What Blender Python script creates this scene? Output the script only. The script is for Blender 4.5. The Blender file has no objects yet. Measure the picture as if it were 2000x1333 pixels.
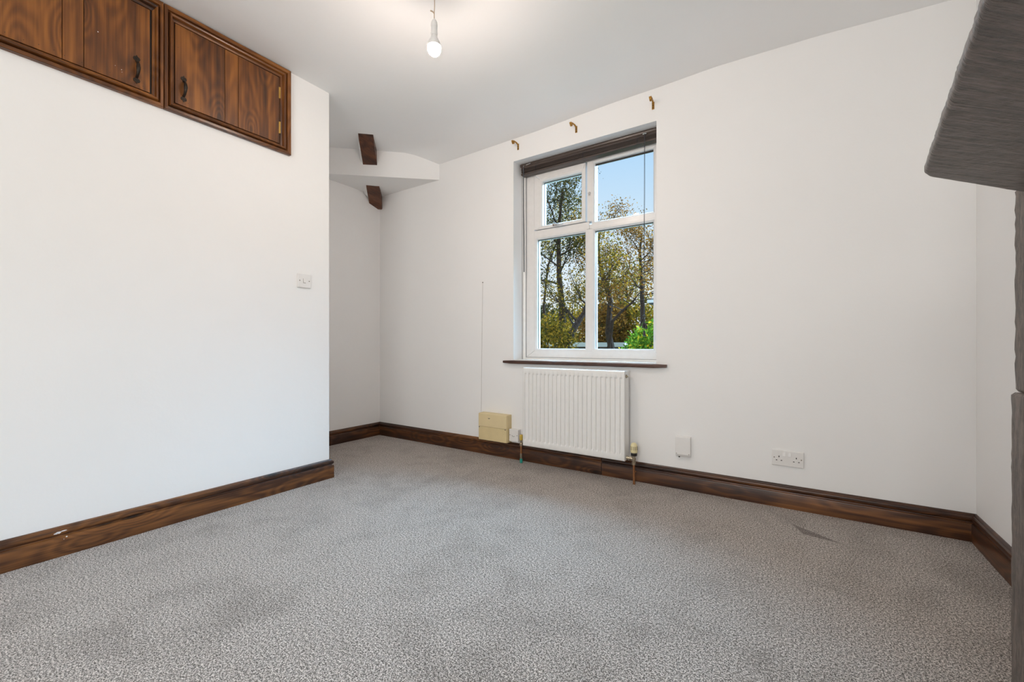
import bpy, bmesh, math, random
from mathutils import Vector, Matrix
random.seed(7)
S = bpy.context.scene
C = S.collection
PI = math.pi

# ------------------------------------------------------------------ camera, sky, lights, exposure
H = 0.87
cam_d = bpy.data.cameras.new('camera')
cam_d.sensor_width = 36.0
cam_d.lens = 36.0 * 826.0 / 2000.0
cam_d.shift_y = 5.5 / 2000.0
cam_d.clip_start = 0.02
cam_d.clip_end = 500
cam = bpy.data.objects.new('camera', cam_d)
cam.location = (0, 0, H)
cam.rotation_euler = (PI / 2, 0, math.radians(33.658))
C.objects.link(cam)
S.camera = cam

S.view_settings.view_transform = 'Standard'
S.view_settings.look = 'None'
S.view_settings.gamma = 1.0
S.view_settings.use_curve_mapping = False
S.view_settings.exposure = 0.0

world = bpy.data.worlds.new('sky')
S.world = world
world.use_nodes = True
wn = world.node_tree
wn.nodes.clear()
tc = wn.nodes.new('ShaderNodeTexCoord')
sx = wn.nodes.new('ShaderNodeSeparateXYZ')
rp = wn.nodes.new('ShaderNodeValToRGB')
bg = wn.nodes.new('ShaderNodeBackground')
wo = wn.nodes.new('ShaderNodeOutputWorld')
wn.links.new(tc.outputs['Generated'], sx.inputs[0])
wn.links.new(sx.outputs['Z'], rp.inputs[0])
wn.links.new(rp.outputs[0], bg.inputs[0])
wn.links.new(bg.outputs[0], wo.inputs[0])
els = rp.color_ramp.elements
els[0].position = 0.0; els[0].color = (0.92, 0.95, 1.0, 1)
els[1].position = 1.0; els[1].color = (0.20, 0.45, 0.88, 1)
for p, c in ((0.10, (0.88, 0.93, 1.0, 1)), (0.26, (0.68, 0.84, 1.0, 1)), (0.42, (0.47, 0.72, 1.0, 1))):
    e = els.new(p); e.color = c
bg.inputs[1].default_value = 1.0

# daylight: soft cool glow of the bright sky coming in over the trees
sun_d = bpy.data.lights.new('sun', 'SUN')
sun_d.energy = 34.0
sun_d.angle = math.radians(82)
sun_d.color = (0.44, 0.72, 1.0)
sun = bpy.data.objects.new('sun', sun_d)
sun.rotation_euler = Vector((-0.04, -1.0, -1.2)).to_track_quat('-Z', 'Y').to_euler()
C.objects.link(sun)

# added fill light in an unseen rear opening, behind the camera
def area(name, loc, direction, sx_, sy_, power, col):
    d = bpy.data.lights.new(name, 'AREA')
    d.shape = 'RECTANGLE'; d.size = sx_; d.size_y = sy_
    d.energy = power; d.color = col
    o = bpy.data.objects.new(name, d)
    o.location = loc
    o.rotation_euler = Vector(direction).to_track_quat('-Z', 'Y').to_euler()
    C.objects.link(o)
    return o
area('rear_fill_light', (-0.30, -2.02, 1.45), (0.0, 1, 0.0), 1.6, 1.5, 50, (1.0, 0.985, 0.93))

BULB_STRENGTH = 600.0

# ------------------------------------------------------------------ helpers
def tag(o, label=None, cat=None, group=None, kind=None):
    if label: o['label'] = label
    if cat: o['category'] = cat
    if group: o['group'] = group
    if kind: o['kind'] = kind
    return o

def empty(name, loc=(0, 0, 0), label=None, cat=None, group=None, kind=None):
    o = bpy.data.objects.new(name, None)
    o.empty_display_size = 0.05
    o.location = loc
    C.objects.link(o)
    return tag(o, label, cat, group, kind)

def abs_loc(o):
    v = Vector(o.location)
    while o.parent:
        o = o.parent
        v = v + Vector(o.location)
    return v

class MB:
    """collects shapes given in world coordinates, links them as one mesh object"""
    def __init__(self):
        self.v = []; self.f = []; self.mi = []
    def add(self, vs, fs, mi=0):
        b = len(self.v)
        self.v += [tuple(p) for p in vs]
        self.f += [tuple(b + i for i in f) for f in fs]
        self.mi += [mi] * len(fs)
        return self
    def box(self, x0, x1, y0, y1, z0, z1, mi=0):
        vs = [(x0, y0, z0), (x1, y0, z0), (x1, y1, z0), (x0, y1, z0), (x0, y0, z1), (x1, y0, z1), (x1, y1, z1), (x0, y1, z1)]
        return self.add(vs, [(0, 3, 2, 1), (4, 5, 6, 7), (0, 1, 5, 4), (1, 2, 6, 5), (2, 3, 7, 6), (3, 0, 4, 7)], mi)
    def prism(self, poly, vec, mi=0):
        n = len(poly); vec = Vector(vec)
        vs = [Vector(p) for p in poly] + [Vector(p) + vec for p in poly]
        fs = [tuple(range(n))[::-1], tuple(range(n, 2 * n))]
        fs += [(i, (i + 1) % n, n + (i + 1) % n, n + i) for i in range(n)]
        return self.add(vs, fs, mi)
    def tube(self, pts, r, seg=8, mi=0, cap=True):
        pts = [Vector(p) for p in pts]
        rs = r if isinstance(r, (list, tuple)) else [r] * len(pts)
        n = len(pts); vs = []; fs = []
        ref = None
        for i, p in enumerate(pts):
            t = (pts[min(i + 1, n - 1)] - pts[max(i - 1, 0)])
            t = t.normalized() if t.length > 1e-9 else Vector((0, 0, 1))
            if ref is None:
                ref = Vector((1, 0, 0)) if abs(t.x) < 0.8 else Vector((0, 1, 0))
            a = (ref - t * ref.dot(t)).normalized(); b = t.cross(a); ref = a
            for k in range(seg):
                w = 2 * PI * k / seg
                vs.append(p + (a * math.cos(w) + b * math.sin(w)) * rs[i])
        for i in range(n - 1):
            for k in range(seg):
                fs.append((i * seg + k, i * seg + (k + 1) % seg, (i + 1) * seg + (k + 1) % seg, (i + 1) * seg + k))
        if cap:
            fs.append(tuple(range(seg))[::-1]); fs.append(tuple((n - 1) * seg + k for k in range(seg)))
        return self.add(vs, fs, mi)
    def lathe(self, c, prof, seg=20, axis='Z', mi=0):
        vs = []; fs = []; n = len(prof)
        for (r, h) in prof:
            for k in range(seg):
                w = 2 * PI * k / seg
                a, b = r * math.cos(w), r * math.sin(w)
                if axis == 'Z': q = (a, b, h)
                elif axis == 'Y': q = (a, -h, b)
                else: q = (h, a, b)
                vs.append((c[0] + q[0], c[1] + q[1], c[2] + q[2]))
        for i in range(n - 1):
            for k in range(seg):
                fs.append((i * seg + k, i * seg + (k + 1) % seg, (i + 1) * seg + (k + 1) % seg, (i + 1) * seg + k))
        fs.append(tuple(range(seg))[::-1]); fs.append(tuple((n - 1) * seg + k for k in range(seg)))
        return self.add(vs, fs, mi)
    def build(self, name, mat, parent=None, smooth=False, bevel=0, seg=2, autosmooth=None):
        off = abs_loc(parent) if parent else Vector((0, 0, 0))
        me = bpy.data.meshes.new(name)
        me.from_pydata([tuple(Vector(p) - off) for p in self.v], [], self.f)
        mats = mat if isinstance(mat, (list, tuple)) else [mat]
        for m in mats: me.materials.append(m)
        for p, i in zip(me.polygons, self.mi): p.material_index = i
        bm = bmesh.new(); bm.from_mesh(me)
        bmesh.ops.recalc_face_normals(bm, faces=bm.faces)
        if bevel:
            bmesh.ops.bevel(bm, geom=list(bm.edges), offset=bevel, segments=seg, profile=0.5, affect='EDGES', clamp_overlap=True)
        bm.to_mesh(me); bm.free()
        if smooth:
            for p in me.polygons: p.use_smooth = True
            try: me.set_sharp_from_angle(angle=math.radians(autosmooth or 35))
            except Exception: pass
        o = bpy.data.objects.new(name, me)
        C.objects.link(o)
        if parent: o.parent = parent
        return o

# ------------------------------------------------------------------ materials
def mat(name):
    m = bpy.data.materials.new(name); m.use_nodes = True
    return m, m.node_tree, m.node_tree.nodes['Principled BSDF']

def N(nt, typ, **kw):
    n = nt.nodes.new(typ)
    for k, v in kw.items(): setattr(n, k, v)
    return n

def ramp(nt, stops):
    r = N(nt, 'ShaderNodeValToRGB'); e = r.color_ramp.elements
    e[0].position, e[0].color = stops[0][0], (*stops[0][1], 1)
    e[1].position, e[1].color = stops[-1][0], (*stops[-1][1], 1)
    for p, c in stops[1:-1]:
        x = e.new(p); x.color = (*c, 1)
    return r

def noise(nt, vec, scale, detail=3, rough=0.5, dist=0.0):
    n = N(nt, 'ShaderNodeTexNoise')
    n.inputs['Scale'].default_value = scale; n.inputs['Detail'].default_value = detail
    n.inputs['Roughness'].default_value = rough; n.inputs['Distortion'].default_value = dist
    if vec is not None: nt.links.new(vec, n.inputs['Vector'])
    return n

def mapping(nt, scale=(1, 1, 1), loc=(0, 0, 0), src='Object'):
    t = N(nt, 'ShaderNodeTexCoord'); m = N(nt, 'ShaderNodeMapping')
    m.inputs['Scale'].default_value = scale; m.inputs['Location'].default_value = loc
    nt.links.new(t.outputs[src], m.inputs['Vector'])
    return m.outputs[0]

def bump(nt, b, h, strength, dist=0.01, prev=None):
    n = N(nt, 'ShaderNodeBump')
    n.inputs['Strength'].default_value = strength; n.inputs['Distance'].default_value = dist
    nt.links.new(h, n.inputs['Height'])
    if prev is not None: nt.links.new(prev, n.inputs['Normal'])
    nt.links.new(n.outputs[0], b.inputs['Normal'])
    return n.outputs[0]

def mix(nt, a, b, fac, mode='MIX'):
    n = N(nt, 'ShaderNodeMix', data_type='RGBA', blend_type=mode)
    for sock, v in ((n.inputs[6], a), (n.inputs[7], b), (n.inputs[0], fac)):
        if hasattr(v, 'is_output'): nt.links.new(v, sock)
        elif isinstance(v, (tuple, list)): sock.default_value = (*v, 1)
        else: sock.default_value = v
    return n.outputs[2]

def mth(nt, op, a, b=None, c=None):
    n = N(nt, 'ShaderNodeMath', operation=op)
    for i, v in enumerate((a, b, c)):
        if v is None: continue
        if hasattr(v, 'is_output'): nt.links.new(v, n.inputs[i])
        else: n.inputs[i].default_value = v
    return n.outputs[0]

def plain(name, col, rough=0.5, metal=0.0, var=0.04, vscale=30, bmp=0.0, spec=0.5):
    m, nt, b = mat(name)
    v = mapping(nt)
    n = noise(nt, v, vscale, 3)
    dark = tuple(max(0, c * (1 - var * 2)) for c in col)
    lite = tuple(min(1, c * (1 + var)) for c in col)
    r = ramp(nt, [(0.3, dark), (0.7, lite)])
    nt.links.new(n.outputs['Fac'], r.inputs[0])
    nt.links.new(r.outputs[0], b.inputs['Base Color'])
    b.inputs['Roughness'].default_value = rough; b.inputs['Metallic'].default_value = metal
    b.inputs['Specular IOR Level'].default_value = spec
    if bmp: bump(nt, b, n.outputs['Fac'], bmp)
    return m

def plaster(name, col):
    m, nt, b = mat(name)
    v = mapping(nt)
    n1 = noise(nt, v, 1.3, 3); n2 = noise(nt, v, 9, 4); n3 = noise(nt, v, 160, 2)
    r = ramp(nt, [(0.3, tuple(c * 0.975 for c in col)), (0.7, col)])
    nt.links.new(n1.outputs['Fac'], r.inputs[0])
    nt.links.new(r.outputs[0], b.inputs['Base Color'])
    b.inputs['Roughness'].default_value = 0.75
    b.inputs['Specular IOR Level'].default_value = 0.25
    p = bump(nt, b, n2.outputs['Fac'], 0.10, 0.02)
    bump(nt, b, n3.outputs['Fac'], 0.05, 0.003, p)
    return m

def wood(name, axis, dark, mid, lite, rough=0.38, seed=0.0, knots=0.75, fine=1.0, bmp=0.12):
    """stained pine: grain runs along axis; colour varies between objects"""
    m, nt, b = mat(name)
    oi = N(nt, 'ShaderNodeObjectInfo')
    t = N(nt, 'ShaderNodeTexCoord')
    off = N(nt, 'ShaderNodeVectorMath', operation='SCALE'); off.inputs[0].default_value = (7.1, 5.3, 9.7)
    nt.links.new(oi.outputs['Random'], off.inputs['Scale'])
    add = N(nt, 'ShaderNodeVectorMath', operation='ADD')
    nt.links.new(t.outputs['Object'], add.inputs[0]); nt.links.new(off.outputs[0], add.inputs[1])
    def mp(along, across):
        k = [across, across, across]; k[axis] = along
        q = N(nt, 'ShaderNodeMapping'); q.inputs['Scale'].default_value = k
        q.inputs['Location'].default_value = (seed, seed * .7, seed * .3)
        nt.links.new(add.outputs[0], q.inputs['Vector']); return q.outputs[0]
    # broad tone, growth rings bending round the knots, fine pores
    warp = noise(nt, mp(0.9, 5.5), 1.0, 2, 0.5, 0.15)
    tone = noise(nt, mp(1.1, 11.0), 1.0, 3, 0.55, 0.25)
    g1 = noise(nt, mp(1.3, 62.0), 1.0, 3, 0.6, 0.1)
    g2 = noise(nt, mp(5.0 * fine, 260.0 * fine), 1.0, 3, 0.6, 0.0)
    vor = N(nt, 'ShaderNodeTexVoronoi', distance='EUCLIDEAN'); nt.links.new(mp(3.0, 8.5), vor.inputs['Vector'])
    vor.inputs['Scale'].default_value = 1.0
    kn = mth(nt, 'MULTIPLY', mth(nt, 'POWER', mth(nt, 'SUBTRACT', 1.0, mth(nt, 'MINIMUM', vor.outputs['Distance'], 1.0)), 3.0), 0.8)
    rings = mth(nt, 'SINE', mth(nt, 'MULTIPLY', mth(nt, 'ADD', warp.outputs['Fac'], kn), 46.0))
    rg = mth(nt, 'MULTIPLY_ADD', rings, 0.5, 0.5)
    f = mth(nt, 'ADD', mth(nt, 'MULTIPLY', rg, 0.07), mth(nt, 'MULTIPLY', tone.outputs['Fac'], 0.53))
    f = mth(nt, 'ADD', f, mth(nt, 'MULTIPLY', g1.outputs['Fac'], 0.31))
    f = mth(nt, 'ADD', f, mth(nt, 'MULTIPLY', g2.outputs['Fac'], 0.13))
    r = ramp(nt, [(0.36, dark), (0.50, mid), (0.66, lite)])
    nt.links.new(f, r.inputs[0])
    kr = ramp(nt, [(0.06, (1, 1, 1)), (0.16, (0, 0, 0))])
    nt.links.new(vor.outputs['Distance'], kr.inputs[0])
    col = mix(nt, r.outputs[0], tuple(c * 0.45 for c in dark), mth(nt, 'MULTIPLY', kr.outputs[0], knots))
    nt.links.new(col, b.inputs['Base Color'])
    b.inputs['Roughness'].default_value = rough
    bump(nt, b, f, bmp, 0.004)
    return m

WALL = plaster('wall_plaster', (0.875, 0.865, 0.855))
CEIL = plaster('ceiling_plaster', (0.875, 0.872, 0.868))
D, MI, L = (0.030, 0.011, 0.005), (0.125, 0.042, 0.012), (0.27, 0.098, 0.022)
WOOD_V = wood('stained_pine_upright', 2, D, (0.135, 0.044, 0.009), (0.31, 0.112, 0.020))
WOOD_H = wood('stained_pine_rail', 1, D, (0.15, 0.050, 0.010), (0.34, 0.130, 0.026), rough=0.3, knots=0.4)
SK_X = wood('stained_skirting_along_window_wall', 0, (0.013, 0.0055, 0.004), (0.058, 0.020, 0.007), (0.22, 0.086, 0.024), rough=0.34, knots=0.9)
SK_Y = wood('stained_skirting_along_side_wall', 1, (0.013, 0.0055, 0.004), (0.058, 0.020, 0.007), (0.22, 0.086, 0.024), rough=0.34, knots=0.9)
BEAM = wood('dark_beam', 1, (0.028, 0.010, 0.006), (0.085, 0.028, 0.012), (0.17, 0.060, 0.022), rough=0.5, knots=0.3)
SILLW = wood('sill_nosing', 0, (0.02, 0.009, 0.006), (0.055, 0.022, 0.014), (0.10, 0.042, 0.026), rough=0.4, knots=0.2)
BLINDW = wood('blind_slat_wood', 0, (0.03, 0.022, 0.018), (0.06, 0.042, 0.034), (0.095, 0.068, 0.055), rough=0.32, knots=0.0, bmp=0.03)
UPVC = plain('white_upvc', (0.78, 0.76, 0.74), 0.28, var=0.015)
GLOSSW = plain('white_gloss_paint', (0.80, 0.79, 0.77), 0.25, var=0.015, bmp=0.03)
RADW = plain('radiator_enamel', (0.82, 0.81, 0.79), 0.3, var=0.01)
RADGREY = plain('radiator_grille_metal', (0.55, 0.54, 0.52), 0.4, var=0.02)  # darker grey than the panels, for the convector fins
PLASTIC = plain('white_plastic', (0.80, 0.78, 0.76), 0.3, var=0.01)
DARKP = plain('dark_hole', (0.03, 0.025, 0.022), 0.6)
SCREW = plain('screw_steel', (0.22, 0.18, 0.14), 0.4, 0.7)
CREAM = plain('cream_plastic', (0.72, 0.58, 0.32), 0.4, var=0.03, vscale=12)
CREAM2 = plain('cream_plastic_flap', (0.76, 0.62, 0.36), 0.4, var=0.02, vscale=12)
TRVC = plain('cream_valve_cap', (0.78, 0.68, 0.40), 0.35, var=0.02)
BLACKP = plain('black_plastic', (0.02, 0.018, 0.016), 0.4)
BRASS = plain('aged_brass', (0.42, 0.22, 0.045), 0.35, 0.9, var=0.15, vscale=200)
BRASSB = plain('bright_brass_hinge', (0.80, 0.52, 0.16), 0.3, 0.9, var=0.05)
IRON = plain('black_iron', (0.035, 0.025, 0.018), 0.5, 0.6, var=0.2, vscale=120, bmp=0.2)
COPPER = plain('copper_pipe', (0.42, 0.19, 0.085), 0.4, 0.8, var=0.12, vscale=60)
CHROME = plain('chrome', (0.62, 0.61, 0.60), 0.18, 1.0, var=0.03)
NICKEL = plain('plated_valve_metal', (0.45, 0.38, 0.28), 0.3, 0.9, var=0.1, vscale=90)
GREEN = plain('green_tape', (0.02, 0.30, 0.24), 0.5)
YELLOW = plain('yellow_tape', (0.62, 0.42, 0.06), 0.5)
CORDM = plain('dark_cord', (0.045, 0.05, 0.06), 0.7)
FLEX = plain('white_flex', (0.50, 0.38, 0.27), 0.5)
SEAL = plain('grey_sealant_line', (0.25, 0.25, 0.26), 0.8)
CRACK = plain('wall_crack_line', (0.42, 0.38, 0.35), 0.9)
CHIP = plain('white_paint_splash', (0.82, 0.80, 0.80), 0.5)

def glass_mat():
    m = bpy.data.materials.new('window_glass'); m.use_nodes = True
    nt = m.node_tree; nt.nodes.clear()
    o = N(nt, 'ShaderNodeOutputMaterial'); t = N(nt, 'ShaderNodeBsdfTransparent'); g = N(nt, 'ShaderNodeBsdfGlossy')
    t.inputs[0].default_value = (0.97, 0.985, 0.98, 1); g.inputs['Roughness'].default_value = 0.02
    fr = N(nt, 'ShaderNodeFresnel'); fr.inputs[0].default_value = 1.15
    mx = N(nt, 'ShaderNodeMixShader')
    nt.links.new(fr.outputs[0], mx.inputs[0]); nt.links.new(t.outputs[0], mx.inputs[1]); nt.links.new(g.outputs[0], mx.inputs[2])
    nt.links.new(mx.outputs[0], o.inputs[0])
    return m
GLASS = glass_mat()

def bulb_mat():
    m, nt, b = mat('lit_bulb_glass')
    b.inputs['Base Color'].default_value = (1, 0.97, 0.9, 1)
    b.inputs['Emission Color'].default_value = (1.0, 0.835, 0.73, 1)
    b.inputs['Emission Strength'].default_value = BULB_STRENGTH
    return m
BULB = bulb_mat()

def carpet_mat():
    m, nt, b = mat('flecked_grey_carpet')
    v = mapping(nt)
    fl = noise(nt, v, 290, 2.0, 0.7)
    fl2 = noise(nt, v, 140, 2.0, 0.6)
    big = noise(nt, v, 1.7, 4, 0.6, 0.4)
    med = noise(nt, v, 6.5, 3, 0.6, 0.5)
    f = mth(nt, 'ADD', mth(nt, 'MULTIPLY', fl.outputs['Fac'], 0.68), mth(nt, 'MULTIPLY', fl2.outputs['Fac'], 0.32))
    r = ramp(nt, [(0.425, (0.075, 0.062, 0.052)), (0.50, (0.345, 0.302, 0.270)), (0.58, (0.82, 0.745, 0.69))])
    nt.links.new(f, r.inputs[0])
    r2 = ramp(nt, [(0.30, (0.70, 0.69, 0.68)), (0.52, (1, 1, 1)), (0.70, (1.0, 1.0, 1.0))])
    nt.links.new(mth(nt, 'ADD', mth(nt, 'MULTIPLY', big.outputs['Fac'], 0.55), mth(nt, 'MULTIPLY', med.outputs['Fac'], 0.45)), r2.inputs[0])
    col = mix(nt, r.outputs[0], r2.outputs[0], 1.0, 'MULTIPLY')
    # brushed dark wedge near the window wall
    sep = N(nt, 'ShaderNodeSeparateXYZ'); nt.links.new(v, sep.inputs[0])
    X, Y = sep.outputs['X'], sep.outputs['Y']
    tri = [(-0.012, 2.455), (0.185, 2.320), (0.035, 2.345)]
    mask = None
    for i in range(3):
        (ax, ay), (bx, by) = tri[i], tri[(i + 1) % 3]
        nx, ny = (by - ay), -(bx - ax)
        ln = math.hypot(nx, ny); nx /= ln; ny /= ln
        cx, cy = [sum(p[k] for p in tri) / 3 for k in (0, 1)]
        if (cx - ax) * nx + (cy - ay) * ny < 0: nx, ny = -nx, -ny
        d = mth(nt, 'SUBTRACT', mth(nt, 'ADD', mth(nt, 'MULTIPLY', X, nx), mth(nt, 'MULTIPLY', Y, ny)), ax * nx + ay * ny)
        d = mth(nt, 'MULTIPLY', mth(nt, 'ADD', d, mth(nt, 'MULTIPLY_ADD', fl2.outputs['Fac'], 0.02, -0.008)), 120.0)
        mask = d if mask is None else mth(nt, 'MINIMUM', mask, d)
    cl = N(nt, 'ShaderNodeClamp'); nt.links.new(mask, cl.inputs[0])
    col = mix(nt, col, (0.52, 0.50, 0.50), cl.outputs[0], 'MULTIPLY')
    nt.links.new(col, b.inputs['Base Color'])
    b.inputs['Roughness'].default_value = 0.95
    b.inputs['Specular IOR Level'].default_value = 0.1
    b.inputs['Sheen Weight'].default_value = 0.15
    bump(nt, b, f, 0.8, 0.008)
    return m
CARPET = carpet_mat()

def rough_paint(name, axis_stretch, dark, lite, rough=0.42, turn=0.0):
    m, nt, b = mat(name)
    tc_ = N(nt, 'ShaderNodeTexCoord'); m1 = N(nt, 'ShaderNodeMapping'); m2 = N(nt, 'ShaderNodeMapping')
    m1.inputs['Rotation'].default_value = (0, 0, -turn); m2.inputs['Scale'].default_value = axis_stretch
    nt.links.new(tc_.outputs['Object'], m1.inputs['Vector']); nt.links.new(m1.outputs[0], m2.inputs['Vector'])
    v = m2.outputs[0]
    v0 = mapping(nt)
    a = noise(nt, v, 1.0, 6, 0.65, 0.3)
    c = noise(nt, v, 3.1, 4, 0.7, 0.2)
    d = noise(nt, v0, 60, 4, 0.6)
    f = mth(nt, 'ADD', mth(nt, 'MULTIPLY', a.outputs['Fac'], 0.5), mth(nt, 'ADD', mth(nt, 'MULTIPLY', c.outputs['Fac'], 0.35), mth(nt, 'MULTIPLY', d.outputs['Fac'], 0.15)))
    r = ramp(nt, [(0.34, dark), (0.48, tuple((x + y) / 2.6 for x, y in zip(dark, lite))), (0.66, lite)])
    nt.links.new(f, r.inputs[0]); nt.links.new(r.outputs[0], b.inputs['Base Color'])
    b.inputs['Roughness'].default_value = rough
    bump(nt, b, f, 0.8, 0.006)
    return m
MANTEL = rough_paint('rough_sawn_painted_mantel', (8, 150, 60), (0.012, 0.010, 0.010), (0.27, 0.205, 0.175), 0.33, math.radians(45))
POST = rough_paint('weathered_painted_post', (110, 110, 11), (0.035, 0.027, 0.023), (0.27, 0.21, 0.175), 0.5)

# ------------------------------------------------------------------ the room shell
XL, XA, XR, YW, YP, YB = -2.51, -3.31, 0.669, 2.68, 1.63, -1.95   # partition, alcove, right wall, window wall, partition end, rear wall
TH = 0.14
def lerp_pts(pts, x):
    if x <= pts[0][0]: return pts[0][1]
    for (a, va), (b, vb) in zip(pts, pts[1:]):
        if x <= b: return va + (vb - va) * (x - a) / (b - a)
    return pts[-1][1]
EDGE = [(-3.31, 2.412), (-2.535, 2.412), (-1.56, 2.429), (-1.257, 2.443), (-0.98, 2.454), (-0.715, 2.457), (-0.37, 2.468), (0.109, 2.452), (0.594, 2.417), (0.8, 2.41)]
def zc(x, y):
    ze = lerp_pts(EDGE, x)
    wd = 0.22 + 0.33 * min(1, max(0, (x + 2.5) / 0.9))
    t = min(1, max(0, (y - (2.68 - wd)) / wd)); t = t * t * (1.6 - .6 * t)
    base = 2.497 + 0.004 * math.sin(2.1 * x + 1.3 * y)
    return base + (ze - base) * t

# ceiling
m = MB(); nx, ny = 60, 70
x0, x1, y0, y1 = XA - .02, XR + .14, YB - .02, YW + .02
ysamp = [y0 + (2.4 - y0) * j / 40 for j in range(41)] + [2.4 + (y1 - 2.4) * j / 24 for j in range(1, 25)]
vs = []
for y in ysamp:
    for i in range(nx + 1):
        x = x0 + (x1 - x0) * i / nx
        vs.append((x, y, zc(x, y)))
fs = [(j * (nx + 1) + i, j * (nx + 1) + i + 1, (j + 1) * (nx + 1) + i + 1, (j + 1) * (nx + 1) + i) for j in range(len(ysamp) - 1) for i in range(nx)]
k = len(vs)
vs += [(x0, y0, 2.66), (x1, y0, 2.66), (x1, y1, 2.66), (x0, y1, 2.66)]
fs.append((k, k + 1, k + 2, k + 3))
n1 = nx + 1; nyv = len(ysamp)
fs.append(tuple(range(n1)) + (k + 1, k))
fs.append(tuple((nyv - 1) * n1 + i for i in range(n1)) + (k + 2, k + 3))
fs.append(tuple(j * n1 for j in range(nyv)) + (k + 3, k))
fs.append(tuple(j * n1 + nx for j in range(nyv)) + (k + 2, k + 1))
m.add(vs, fs)
o = m.build('ceiling', CEIL, smooth=True, autosmooth=30)
tag(o, 'uneven white plaster ceiling above the whole room', 'ceiling', kind='structure')

m = MB(); m.box(XA - .02, XR + .14, YB - .02, YW + .02, -0.12, 0.0)
o = m.build('floor', CARPET); tag(o, 'flecked grey fitted carpet covering the floor', 'floor', kind='structure')

OX0, OX1, OZ0, OZ1 = -1.771, -0.708, 0.748, 2.255
YO = YW + 0.30
m = MB()
m.box(XA - TH, OX0, YW, YO, -0.12, 2.60); m.box(OX1, XR + TH, YW, YO, -0.12, 2.60)
m.box(OX0, OX1, YW, YO, OZ1, 2.60); m.box(OX0, OX1, YW, YO, -0.12, OZ0)
wall_back = m.build('wall_back', WALL); tag(wall_back, 'white plastered wall with the window opening in it', 'wall', kind='structure')
m = MB()
m.tube([(-2.080, YW - .0005, 0.33), (-2.077, YW - .0005, 0.62), (-2.073, YW - .0005, 0.90), (-2.068, YW - .0005, 1.15), (-2.064, YW - .0005, 1.356)], 0.0012, 5)
m.build('crack', CRACK, wall_back)
m = MB(); m.lathe((-2.064, YW, 1.360), [(0.0045, 0), (0.0045, 0.002), (0.002, 0.003)], 10, 'Y'); m.build('nail_hole', DARKP, wall_back)

m = MB(); m.box(XA - TH, XA, YP - .3, YW + .0, -0.12, 2.60)
o = m.build('wall_alcove', WALL); tag(o, 'narrow white wall at the back of the alcove beyond the partition', 'wall', kind='structure')
m = MB(); m.box(XA - .0, XL, YB, YP, -0.12, 2.60)
o = m.build('wall_left', WALL, bevel=0.006); tag(o, 'large white partition wall on the left under the cupboards', 'wall', kind='structure')
m = MB(); m.box(XR, XR + TH, YB, YW, -0.12, 2.60)
o = m.build('wall_right', WALL); tag(o, 'white side wall behind the mantel shelf on the right', 'wall', kind='structure')
# rear wall with an opening added for the fill light, behind the camera
RX0, RX1, RZ0, RZ1 = -1.15, 0.55, 0.7, 2.2
m = MB()
m.box(XL, RX0, YB - TH, YB, -0.12, 2.60); m.box(RX1, XR + TH, YB - TH, YB, -0.12, 2.60)
m.box(RX0, RX1, YB - TH, YB, RZ1, 2.60); m.box(RX0, RX1, YB - TH, YB, -0.12, RZ0)
o = m.build('wall_rear', WALL); tag(o, 'white wall behind the camera with an opening added for fill light', 'wall', kind='structure')

# chimney breast behind mantel
m = MB(); m.box(0.52, XR + .0, 0.0, 1.405, 0.0, 2.52)
o = m.build('chimney_breast', WALL); tag(o, 'white chimney breast behind the mantel shelf', 'chimney breast', kind='structure')

# corner boxing
BA, BB = Vector((-2.535, 2.68)), Vector((-3.31, 1.98))
m = MB()
def zct(p): return 2.53
poly = [(BA.x, BA.y + .02, 2.28), (BA.x, BA.y, 2.28), (BB.x, BB.y, 2.28), (BB.x - .02, BB.y, 2.28), (XA - .02, YW + .02, 2.28)]
m.prism(poly, (0, 0, 0.24))
o = m.build('corner_boxing', WALL); tag(o, 'white boxed-in triangle across the top corner of the alcove', 'boxing', kind='structure')

# hip rafter through the boxing: underside passes these points
A = Vector((-2.769, 2.107, 2.490)); Cc = Vector((-3.12, 2.449, 2.28))
d = (Cc - A).normalized()
side = d.cross(Vector((0, 0, 1))).normalized()           # horizontal
up = side.cross(d).normalized()
if up.z < 0: up = -up
P0 = A - d * 0.16; P1 = A + d * 0.84
w = 0.056; t = 0.13
m = MB()
def q(p, s_, u_): return p + side * s_ + up * u_
vs = []
nseg = 14
for i in range(nseg + 1):
    p = P0.lerp(P1, i / nseg)
    j = [random.uniform(-.0025, .0025) for _ in range(8)]
    vs += [q(p, -w + j[0], j[1]), q(p, w + j[2], j[3]), q(p, w + j[4], t), q(p, -w + j[6], t)]
fs = []; mi = []
sgn = side.x  # which side faces the alcove back wall
for i in range(nseg):
    for k in range(4):
        fs.append((i * 4 + k, i * 4 + (k + 1) % 4, (i + 1) * 4 + (k + 1) % 4, (i + 1) * 4 + k))
        # faces: 0 underside, 1 +side, 2 top, 3 -side
        left_face = 3 if side.x > 0 else 1
        mi.append(1 if k == left_face else 0)
fs += [(0, 1, 2, 3), (nseg * 4, nseg * 4 + 1, nseg * 4 + 2, nseg * 4 + 3)]; mi += [0, 0]
m.add(vs, fs); m.mi = mi
o = m.build('rafter', [BEAM, WALL]); tag(o, 'short dark stained rafter slanting through the corner boxing below the ceiling', 'beam')
raf = o
m = MB()
pa, pb = A.lerp(Cc, -.10), A.lerp(Cc, 1.30)
vs = [q(pa, -w, .004), q(pa, -w - .004, .02), q(pa, -w, .05), q(pb, -w, .006), q(pb, -w - .040, .05), q(pb, -w, .10)]
m.add(vs, [(0, 1, 2), (3, 4, 5), (0, 1, 4, 3), (1, 2, 5, 4), (2, 0, 3, 5)])
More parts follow.
